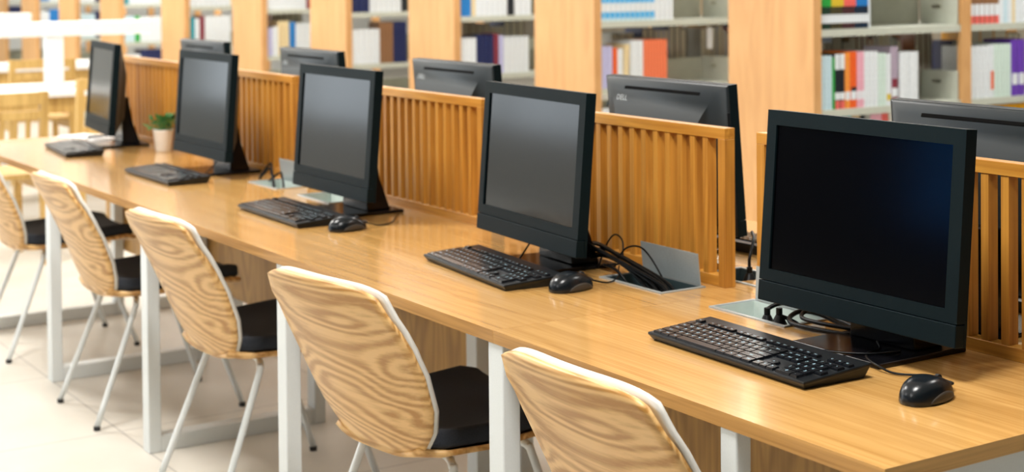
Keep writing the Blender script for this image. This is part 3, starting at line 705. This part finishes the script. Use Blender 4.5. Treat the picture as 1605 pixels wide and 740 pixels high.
# ------------------------------------------------------------------ bookcases
XR = [-4.910, -6.520, -7.940, -9.360, -10.755, -12.330, -13.980, -15.300, -16.695, -17.940]   # right face of each bookcase
CW = 0.545; YE = 4.75
DECKS = [0.12, 0.48, 0.835, 1.185, 1.540, 1.895]
BAYS = [(4.752, 5.640), (5.700, 6.590)]
CASEH = 2.25
def case_name(n): return ORD[n]
deck_m = {}
for n, xr in enumerate(XR):
    lab = 'oak-ended steel bookcase, %s of the parallel row counted from the near computer' % ORD[n]
    t = thing('bookcase', lab, 'bookcase', (xr-CW/2, YE, 0), 0, 'parallel library bookcases')
    h = CW/2
    nb = 2 if n < 5 else 1
    yend = BAYS[nb-1][1]-YE
    if n == 0:
        m = MB(); m.box(-h-0.012, h, -0.045, 0.0, 0, CASEH); pe = m.mesh('end_panel', M['case_oak'])
        m = MB(); m.box(h-0.03, h, 0, 0.06, 0, CASEH-0.02); m.box(-h, -h+0.03, 0, 0.06, 0, CASEH-0.02); pu = m.mesh('upright', M['case_oak'])
        m = MB(); L_ = 0.886
        m.box(-h+0.012, h-0.012, 0.002, L_, -0.026, 0)
        m.box(-h+0.008, -h+0.014, 0.002, L_, -0.032, 0.0); m.box(h-0.014, h-0.008, 0.002, L_, -0.032, 0.0)
        pd = m.mesh('shelf', M['shelf_steel'])
        m = MB(); m.box(-0.012, 0.012, 0.002, L_-0.002, 0.0, 0.125); pb = m.mesh('back_plate', M['shelf_back'])
        # end bracket plate with an oval slot cut in it, facing along the bay
        def bracket(x0, x1, y, z1, s):
            mm = MB(); th = 0.003
            cx, cz, rx, rz_ = x0+(x1-x0)*0.42, 0.082, 0.030, 0.009; K = 16
            inner = [(cx+rx*math.copysign(abs(math.cos(2*PI*k/K))**0.5, math.cos(2*PI*k/K)), cz+rz_*math.copysign(abs(math.sin(2*PI*k/K))**0.5, math.sin(2*PI*k/K))) for k in range(K)]
            outer = []
            for k in range(K):
                a = 2*PI*k/K; c, s_ = math.cos(a), math.sin(a)
                sx = ((x1-cx) if c > 0 else (cx-x0))/max(abs(c), 1e-6); sz = ((z1-cz) if s_ > 0 else cz)/max(abs(s_), 1e-6); q = min(sx, sz)
                outer.append((cx+c*q, cz+s_*q))
            # snap the four corners
            for cxx, czz in ((x0, 0), (x1, 0), (x0, z1), (x1, z1)):
                j = min(range(K), key=lambda k: (outer[k][0]-cxx)**2+(outer[k][1]-czz)**2); outer[j] = (cxx, czz)
            for yy_ in (y, y+th):
                mm.add([(p[0], yy_, p[1]) for p in inner+outer], [(k, (k+1) % K, K+(k+1) % K, K+k) for k in range(K)])
            mm.add([(p[0], q, p[1]) for q in (y, y+th) for p in inner], [(k, (k+1) % K, K+(k+1) % K, K+k) for k in range(K)])
            mm.add([(p[0], q, p[1]) for q in (y, y+th) for p in outer], [(k, (k+1) % K, K+(k+1) % K, K+k) for k in range(K)])
            return mm
        pk = bracket(0.03, h-0.016, L_-0.012, 0.135, 1).mesh('end_bracket', M['shelf_steel'])
        m = MB(); m.box(-h, h, 0.0, 0.886, 0, 0.088); pl = m.mesh('plinth', M['shelf_steel'])
        m = MB(); m.box(-h-0.004, h+0.004, 0.0, 0.89, CASEH-0.02, CASEH+0.01); pt = m.mesh('top_board', M['case_oak'])
    def part(name, me, loc, par):
        o = bpy.data.objects.new(name, me); COL.objects.link(o); o.parent = par; o.location = loc; return o
    part('end_panel', pe, (0, 0, 0), t)
    for b in range(nb):
        y = BAYS[b][0]-YE
        part('upright', pu, (0, BAYS[b][1]-YE, 0), t)
        part('plinth', pl, (0, y, 0), t); part('top_board', pt, (0, y, 0), t)
        for d in DECKS:
            s = part('shelf', pd, (0, y, d), t)
            part('back_plate', pb, (0, 0, 0), s); part('end_bracket', pk, (0, 0, 0), s)

# ------------------------------------------------------------------ books
NB = [0]; RUNS = {}
_book_mesh = {}
def book_mesh(th, h, dp, cover, band, low, upper):
    """spine at x=0 facing +X, thickness along +Y, page block cream; optional label bands"""
    k = (round(th, 4), round(h, 3), round(dp, 3), cover, band, low, upper)
    if k in _book_mesh: return _book_mesh[k]
    m = MB(); c = 0.0022; r = min(0.006, th*0.3)
    prof = [(-dp, 0), (-r, 0), (-r*0.3, th*0.12), (0, th*0.35), (0, th*0.65), (-r*0.3, th*0.88), (-r, th), (-dp, th),
            (-dp, th-c), (-r-0.002, th-c), (-r-0.002, c), (-dp, c)]
    m.loft([[(x, y, z_) for x, y in prof] for z_ in (0, h)], True, 0)
    m.box(-dp+0.004, -r-0.0018, c, th-c, 0.003, h-0.003, mi=1)
    mats = [bookmat(cover), M['paper']]
    def bandbox(z0, z1, col):
        mats.append(bookmat(col)); i = len(mats)-1; e = 0.0004*(i-1)
        pr = [(-r-0.001, -e*0.4), (-r*0.3, th*0.12-e*0.4), (e+0.0002, th*0.35), (e+0.0002, th*0.65), (-r*0.3+e, th*0.88+e*0.4), (-r-0.001, th+e*0.4)]
        m.loft([[(x, y, z_) for x, y in pr] for z_ in (z0*h, z1*h)], True, i)
    if low: bandbox(*low)
    if upper: bandbox(*upper)
    if band: bandbox(*band)
    me = m.mesh('book', mats); _book_mesh[k] = me; return me
COLS = {'white': (0.74,0.79,0.83), 'pale blue': (0.55,0.72,0.80), 'cream': (0.76,0.62,0.36), 'black': (0.012,0.016,0.022), 'navy': (0.012,0.02,0.09), 'green': (0.03,0.36,0.06),
        'yellow': (0.68,0.50,0.04), 'coral': (0.78,0.14,0.12), 'blue': (0.02,0.20,0.55), 'orange': (0.85,0.30,0.05), 'red-orange': (0.80,0.12,0.02), 'pink': (0.80,0.42,0.52),
        'maroon': (0.22,0.03,0.05), 'mauve': (0.40,0.33,0.42), 'brown': (0.26,0.13,0.06), 'tan': (0.52,0.36,0.18), 'grey': (0.36,0.36,0.32), 'purple': (0.14,0.05,0.42), 'teal': (0.03,0.30,0.38),
        'lavender': (0.50,0.50,0.75), 'amber': (0.85,0.40,0.01), 'sky': (0.08,0.45,0.85), 'salmon': (0.85,0.22,0.10), 'pale green': (0.62,0.76,0.70)}
WHITE = COLS['white']
BND = (0.20, 0.34, WHITE)
SH = {3: 'upper', 2: 'middle', 1: 'low'}
def put_run(n, level, side, y, runs):
    """runs: (colour, count, thickness, height, band, low, upper, lean)"""
    xr = XR[n]; z0 = DECKS[level]; idx = 0; y0 = y
    for run in runs:
        colr, cnt, th, h = run[:4]
        opt = run[4] if len(run) > 4 else {}
        if colr is None: y += th*cnt; continue
        for q in range(cnt):
            dp = opt.get('dp', 0.17)
            me = book_mesh(th, h, dp, COLS[colr], opt.get('band'), opt.get('low'), opt.get('upper'))
            o = bpy.data.objects.new('book', me); COL.objects.link(o); NB[0] += 1
            if side < 0 and 5.64-th < y < 5.712: y = 5.712
            if side > 0: o.location = (xr-0.018-opt.get('in', 0.0), y, z0+0.0003)
            else: o.location = (xr-CW+0.018, y+th, z0+0.0003); o.rotation_euler = (0, 0, PI)
            if opt.get('lean'):
                o.rotation_euler = (-opt['lean'], 0, 0); o.location.z += 0.0024; o.location.x -= 0.002
            y += th+0.0008
            where = '%s shelf of the %s bookcase' % (SH[level], ORD[n])
            sd = ('far side' if side < 0 else '') + (' second bay' if y0 > 5.69 else '')
            sd = (sd.strip()+', ') if sd.strip() else ''
            key = (n, level, side, y0 > 5.69, colr, opt.get('note'))
            if cnt > 1:
                if q == 0: RUNS[key] = RUNS.get(key, 0)+1
                nth = '' if RUNS[key] == 1 else ORD[RUNS[key]-1]+' '
                lb = '%s book %s, %s%s' % (colr, opt.get('note') or 'in a %smatching run' % nth, sd, where)
                tag(o, lb, 'book', 'matching volumes: '+lb)
            else:
                tag(o, '%s book, %s from the end, %s%s' % (colr, ORD[idx], sd, where), 'book', 'library books, %s%s' % (sd, where))
            idx += 1
LOWB = (0.0, 0.34, COLS['black'])
W34 = (0.09, 0.22, WHITE)
# first bookcase, bay one
put_run(0, 3, 1, 4.757, [(c, 4, 0.0178, 0.29, dict(low=LOWB, band=W34, note='with black foot and white band')) for c in ('green', 'yellow', 'coral', 'blue')] + [('white', 1, 0.012, 0.27)])
put_run(0, 2, 1, 4.757, [('pale blue', 3, 0.025, 0.235), ('green', 1, 0.014, 0.225), ('black', 2, 0.030, 0.240, dict(upper=(0.72, 1.0, WHITE), band=(0.17, 0.30, WHITE), low=(0.0, 0.15, COLS['coral']), note='with white top and red foot')),
     ('orange', 1, 0.032, 0.245, dict(band=(0.15, 0.30, WHITE))), ('red-orange', 1, 0.040, 0.248, dict(band=(0.15, 0.30, WHITE), low=(0.15, 0.37, COLS['black']))), ('pink', 2, 0.021, 0.246, dict(band=(0.15, 0.30, WHITE))),
     ('white', 3, 0.028, 0.245, dict(note='with plain spines')), ('pale green', 2, 0.025, 0.235), ('white', 1, 0.030, 0.23, dict(low=(0.1, 0.22, COLS['yellow']))), ('mauve', 1, 0.045, 0.262, dict(low=(0.0, 0.45, COLS['maroon']), band=(0.14, 0.29, WHITE))),
     (None, 1, 0.010, 0), ('white', 2, 0.060, 0.235, dict(dp=0.13, note='in broad binders'))])
put_run(0, 1, 1, 4.90, [('teal', 1, 0.05, 0.324), ('tan', 1, 0.052, 0.325), ('black', 1, 0.028, 0.325), ('grey', 1, 0.035, 0.322), ('pink', 1, 0.07, 0.323), ('coral', 1, 0.04, 0.325)])
put_run(0, 2, -1, 5.10, [('grey', 2, 0.03, 0.27), ('black', 1, 0.07, 0.30), ('white', 1, 0.04, 0.27), ('tan', 1, 0.05, 0.29), ('maroon', 2, 0.035, 0.30), ('orange', 1, 0.03, 0.28), ('mauve', 1, 0.03, 0.29), ('cream', 2, 0.03, 0.3), ('white', 1, 0.035, 0.29),
     ('teal', 1, 0.03, 0.28), ('pink', 1, 0.04, 0.27), ('brown', 3, 0.04, 0.30)])
# first bookcase, bay two
put_run(0, 3, 1, 5.712, [('brown', 6, 0.034, 0.27, dict(band=(0.14, 0.34, WHITE), low=(0, 0.14, COLS['coral']))), ('white', 1, 0.03, 0.28), ('pale blue', 1, 0.03, 0.28), ('white', 1, 0.03, 0.28), ('cream', 1, 0.02, 0.28), ('white', 4, 0.034, 0.28)])
put_run(0, 2, 1, 5.712, [('white', 4, 0.036, 0.245, dict(note='with plain spines')), ('white', 1, 0.022, 0.25, dict(low=(0.15, 0.5, COLS['red-orange']))), ('pale green', 4, 0.030, 0.250), ('purple', 2, 0.05, 0.268, dict(band=(0.2, 0.4, WHITE)))])
put_run(0, 2, -1, 5.98, [('navy', 2, 0.05, 0.25), ('amber', 3, 0.10, 0.315, dict(note='in big box files')), ('grey', 2, 0.05, 0.28)])
put_run(0, 1, 1, 5.82, [('amber', 3, 0.11, 0.315, dict(note='in big box files')), ('black', 1, 0.04, 0.29)])
# second bookcase
put_run(1, 3, 1, 4.757, [('pale blue', 11, 0.032, 0.27, dict(band=(0.18, 0.34, WHITE), low=(0.06, 0.18, COLS['sky']), upper=(0.36, 0.60, COLS['sky']))), ('white', 4, 0.031, 0.29, dict(note='with tall plain spines'))])
put_run(1, 2, 1, 4.757, [('lavender', 2, 0.04, 0.22), ('red-orange', 1, 0.03, 0.21), ('white', 1, 0.036, 0.205), ('cream', 1, 0.036, 0.225, dict(lean=0.05)), (None, 1, 0.012, 0), ('white', 2, 0.042, 0.245), ('salmon', 8, 0.0192, 0.245, dict(low=(0, 0.13, WHITE)))])
put_run(1, 2, -1, 5.08, [('grey', 3, 0.05, 0.27), ('white', 1, 0.06, 0.24), ('navy', 2, 0.04, 0.29), ('lavender', 3, 0.035, 0.28), ('black', 2, 0.04, 0.30), ('grey', 2, 0.04, 0.28), ('tan', 1, 0.04, 0.30), ('blue', 1, 0.04, 0.29), ('tan', 1, 0.04, 0.30), ('lavender', 1, 0.03, 0.27), ('blue', 1, 0.03, 0.25), ('pink', 1, 0.04, 0.28), ('black', 2, 0.04, 0.30), ('brown', 1, 0.05, 0.3)])
put_run(1, 1, 1, 4.757, [('white', 4, 0.04, 0.25), ('blue', 1, 0.04, 0.27)])
# third to tenth
put_run(2, 3, 1, 4.757, [('blue', 2, 0.04, 0.26), ('cream', 1, 0.03, 0.26), ('white', 6, 0.037, 0.27), ('black', 1, 0.05, 0.26), ('white', 3, 0.04, 0.27)])
put_run(2, 2, 1, 4.757, [('white', 3, 0.038, 0.22), ('navy', 3, 0.040, 0.235), ('maroon', 1, 0.035, 0.24), ('lavender', 1, 0.035, 0.23), ('white', 5, 0.036, 0.22)])
put_run(2, 2, -1, 4.98, [('tan', 2, 0.05, 0.30), ('mauve', 2, 0.05, 0.29), ('white', 2, 0.05, 0.27), ('navy', 2, 0.05, 0.3), ('brown', 1, 0.05, 0.3)])
put_run(3, 3, 1, 4.757, [('navy', 3, 0.045, 0.27), ('white', 6, 0.04, 0.27), ('black', 1, 0.05, 0.26)])
put_run(3, 2, 1, 4.757, [('white', 5, 0.042, 0.235), ('brown', 3, 0.034, 0.28), ('navy', 3, 0.034, 0.28)])
put_run(3, 1, 1, 4.757, [('coral', 1, 0.05, 0.24), ('grey', 1, 0.05, 0.24), ('teal', 1, 0.04, 0.28), ('brown', 1, 0.05, 0.28)])
put_run(4, 3, 1, 4.757, [('white', 8, 0.04, 0.26), ('maroon', 1, 0.04, 0.25), ('blue', 1, 0.04, 0.25)])
put_run(4, 2, 1, 4.757, [('lavender', 1, 0.045, 0.21), ('white', 1, 0.045, 0.22), ('cream', 2, 0.045, 0.26), ('blue', 1, 0.05, 0.25), ('white', 3, 0.045, 0.24)])
put_run(4, 2, -1, 4.95, [('brown', 3, 0.05, 0.31), ('black', 2, 0.05, 0.31)])
put_run(5, 3, 1, 4.757, [('white', 8, 0.045, 0.26), ('cream', 1, 0.04, 0.26)])
put_run(5, 2, 1, 4.757, [('teal', 1, 0.045, 0.26), ('white', 1, 0.04, 0.25), ('maroon', 1, 0.045, 0.27), ('white', 5, 0.045, 0.27)])
put_run(6, 3, 1, 4.757, [('teal', 1, 0.05, 0.26), ('white', 6, 0.05, 0.26)])
put_run(6, 2, 1, 4.757, [('pale blue', 2, 0.05, 0.24), ('green', 1, 0.05, 0.24), ('white', 4, 0.05, 0.23)])
put_run(6, 1, 1, 4.757, [('white', 3, 0.05, 0.24), ('navy', 4, 0.05, 0.28)])
put_run(7, 3, 1, 4.757, [('white', 3, 0.05, 0.25), ('navy', 2, 0.05, 0.23)])
put_run(7, 2, 1, 4.757, [('pale blue', 3, 0.05, 0.24), ('navy', 2, 0.05, 0.26)])
put_run(8, 3, 1, 4.757, [('blue', 2, 0.05, 0.25), ('white', 2, 0.05, 0.24)])
put_run(8, 2, 1, 4.757, [('white', 2, 0.05, 0.24), ('blue', 2, 0.05, 0.26)])
put_run(9, 3, 1, 4.757, [('white', 3, 0.05, 0.25)])
put_run(9, 2, 1, 4.757, [('navy', 3, 0.05, 0.28)])
# hanging white tag on the second bookcase
m = MB(); m.box(0, 0.045, -0.0006, 0.0006, -0.115, 0.0)
o = m.build('shelf_tag', M['white_lam'], loc=(XR[1]-0.05, 5.50, 1.135)); tag(o, 'small white paper tag hanging below the upper shelf of the second bookcase', 'tag')

# ------------------------------------------------------------------ white reading tables, lamps and wooden chairs beyond the row
def make_reading_table(x, y0, y1, label):
    t = thing('reading_table', label, 'table', (x, (y0+y1)/2, 0), 0, 'white-topped reading tables')
    L_ = (y1-y0)/2
    m = MB(); m.box(-0.45, 0.45, -L_, L_, 0.715, 0.745); m.build('tabletop', M['white_lam'], t, bevel=0.004)
    m = MB()
    for s in (-1, 1):
        m.box(s*0.38-0.012, s*0.38+0.012, -L_+0.06, L_-0.06, 0.615, 0.7145)
        m.box(-0.38, 0.38, s*(L_-0.06)-0.012, s*(L_-0.06)+0.012, 0.615, 0.7145)
    m.build('apron', M['chair_wood'], t)
    for sx in (-1, 1):
        for sy in (-1, 1):
            m = MB(); m.box(sx*0.38-0.03, sx*0.38+0.03, sy*(L_-0.07)-0.03, sy*(L_-0.07)+0.03, 0, 0.7142); m.build('leg', M['chair_wood'], t)
    return t
make_reading_table(-9.85, 1.2, 3.95, 'white-topped reading table beyond the far end of the computer row')
make_reading_table(-12.55, 1.2, 4.2, 'second white-topped reading table, farther from the computer row')
def make_table_lamp(x, y, label, half):
    t = thing('table_lamp', label, 'table lamp', (x, y, 0.745), 0, 'white tee-shaped table lamps')
    m = MB(); m.box(-0.09, 0.09, -0.12, 0.12, 0.0003, 0.02); m.build('lamp_base', M['white_lam'], t, bevel=0.004)
    m = MB(); m.box(-0.035, 0.035, -0.055, 0.055, 0.02, 0.325); m.build('post', M['white_lam'], t, bevel=0.006)
    m = MB(); m.box(-0.07, 0.07, -half, half, 0.325, 0.415); m.build('lamp_head', M['white_lam'], t, bevel=0.012, segs=3)
    return t
make_table_lamp(-9.85, 2.885, 'white tee-shaped lamp standing on the nearer reading table', 0.62)
make_table_lamp(-12.45, 2.84, 'white tee-shaped lamp on the farther reading table', 0.62)
def make_wood_chair():
    """sitter faces -X"""
    t = thing('wooden_chair', 'x', 'chair', (0, 0, 0), 0, 'slat-backed wooden reading chairs')
    W2 = 0.23
    for sy in (-1, 1):
        m = MB(); m.loft([[(x+dx, sy*(W2-0.02)+dy, z_) for dx, dy in ((-.018,-.02),(.018,-.02),(.018,.02),(-.018,.02))] for x, z_ in ((0.24, 0.0), (0.20, 0.42), (0.23, 0.87))])
        m.build('back_post', M['chair_wood'], t)
        m = MB(); m.box(-0.22, -0.185, sy*(W2-0.02)-0.018, sy*(W2-0.02)+0.018, 0, 0.43); m.build('front_leg', M['chair_wood'], t)
    for nm, z0, z1, xx in (('top_rail', 0.805, 0.868, 0.232), ('middle_rail', 0.735, 0.775, 0.226), ('lower_rail', 0.55, 0.60, 0.212)):
        m = MB(); m.box(xx-0.014, xx+0.014, -W2+0.04, W2-0.04, z0, z1); m.build(nm, M['chair_wood'], t)
    m = MB()
    for k in range(5):
        y = -0.13+0.065*k; m.loft([[(x+dx, y+dy, z_) for dx, dy in ((-.006,-.012),(.006,-.012),(.006,.012),(-.006,.012))] for x, z_ in ((0.212, 0.60), (0.226, 0.735))])
    m.build('slats', M['chair_wood'], t)
    m = MB(); m.box(-0.235, 0.195, -W2, W2, 0.43, 0.455); m.build('seat', M['chair_wood'], t, bevel=0.006)
    for sy in (-1, 1):
        m = MB(); m.box(-0.185, 0.19, sy*(W2-0.02)-0.01, sy*(W2-0.02)+0.01, 0.37, 0.4295)
        m.build('seat_rail', M['chair_wood'], t)
    return t
wc = make_wood_chair()
WC = [(-8.05, 2.02, 0.05, 'wooden slat-backed chair just past the end of the desks, partly cut off'), (-8.85, 2.88, 0.0, 'wooden chair between the end desk and the white lamp post'),
      (-11.15, 2.42, 0.0, 'wooden chair behind the nearer reading table'), (-11.15, 3.12, 0.0, 'wooden chair behind the lamp on the nearer table')]
for i, (x, y, rz, l) in enumerate(WC):
    if i == 0: wc.location = (x, y, 0); wc.rotation_euler[2] = rz; wc['label'] = l
    else: dup(wc, (x, y, 0), rz, l)
print('books', NB[0])
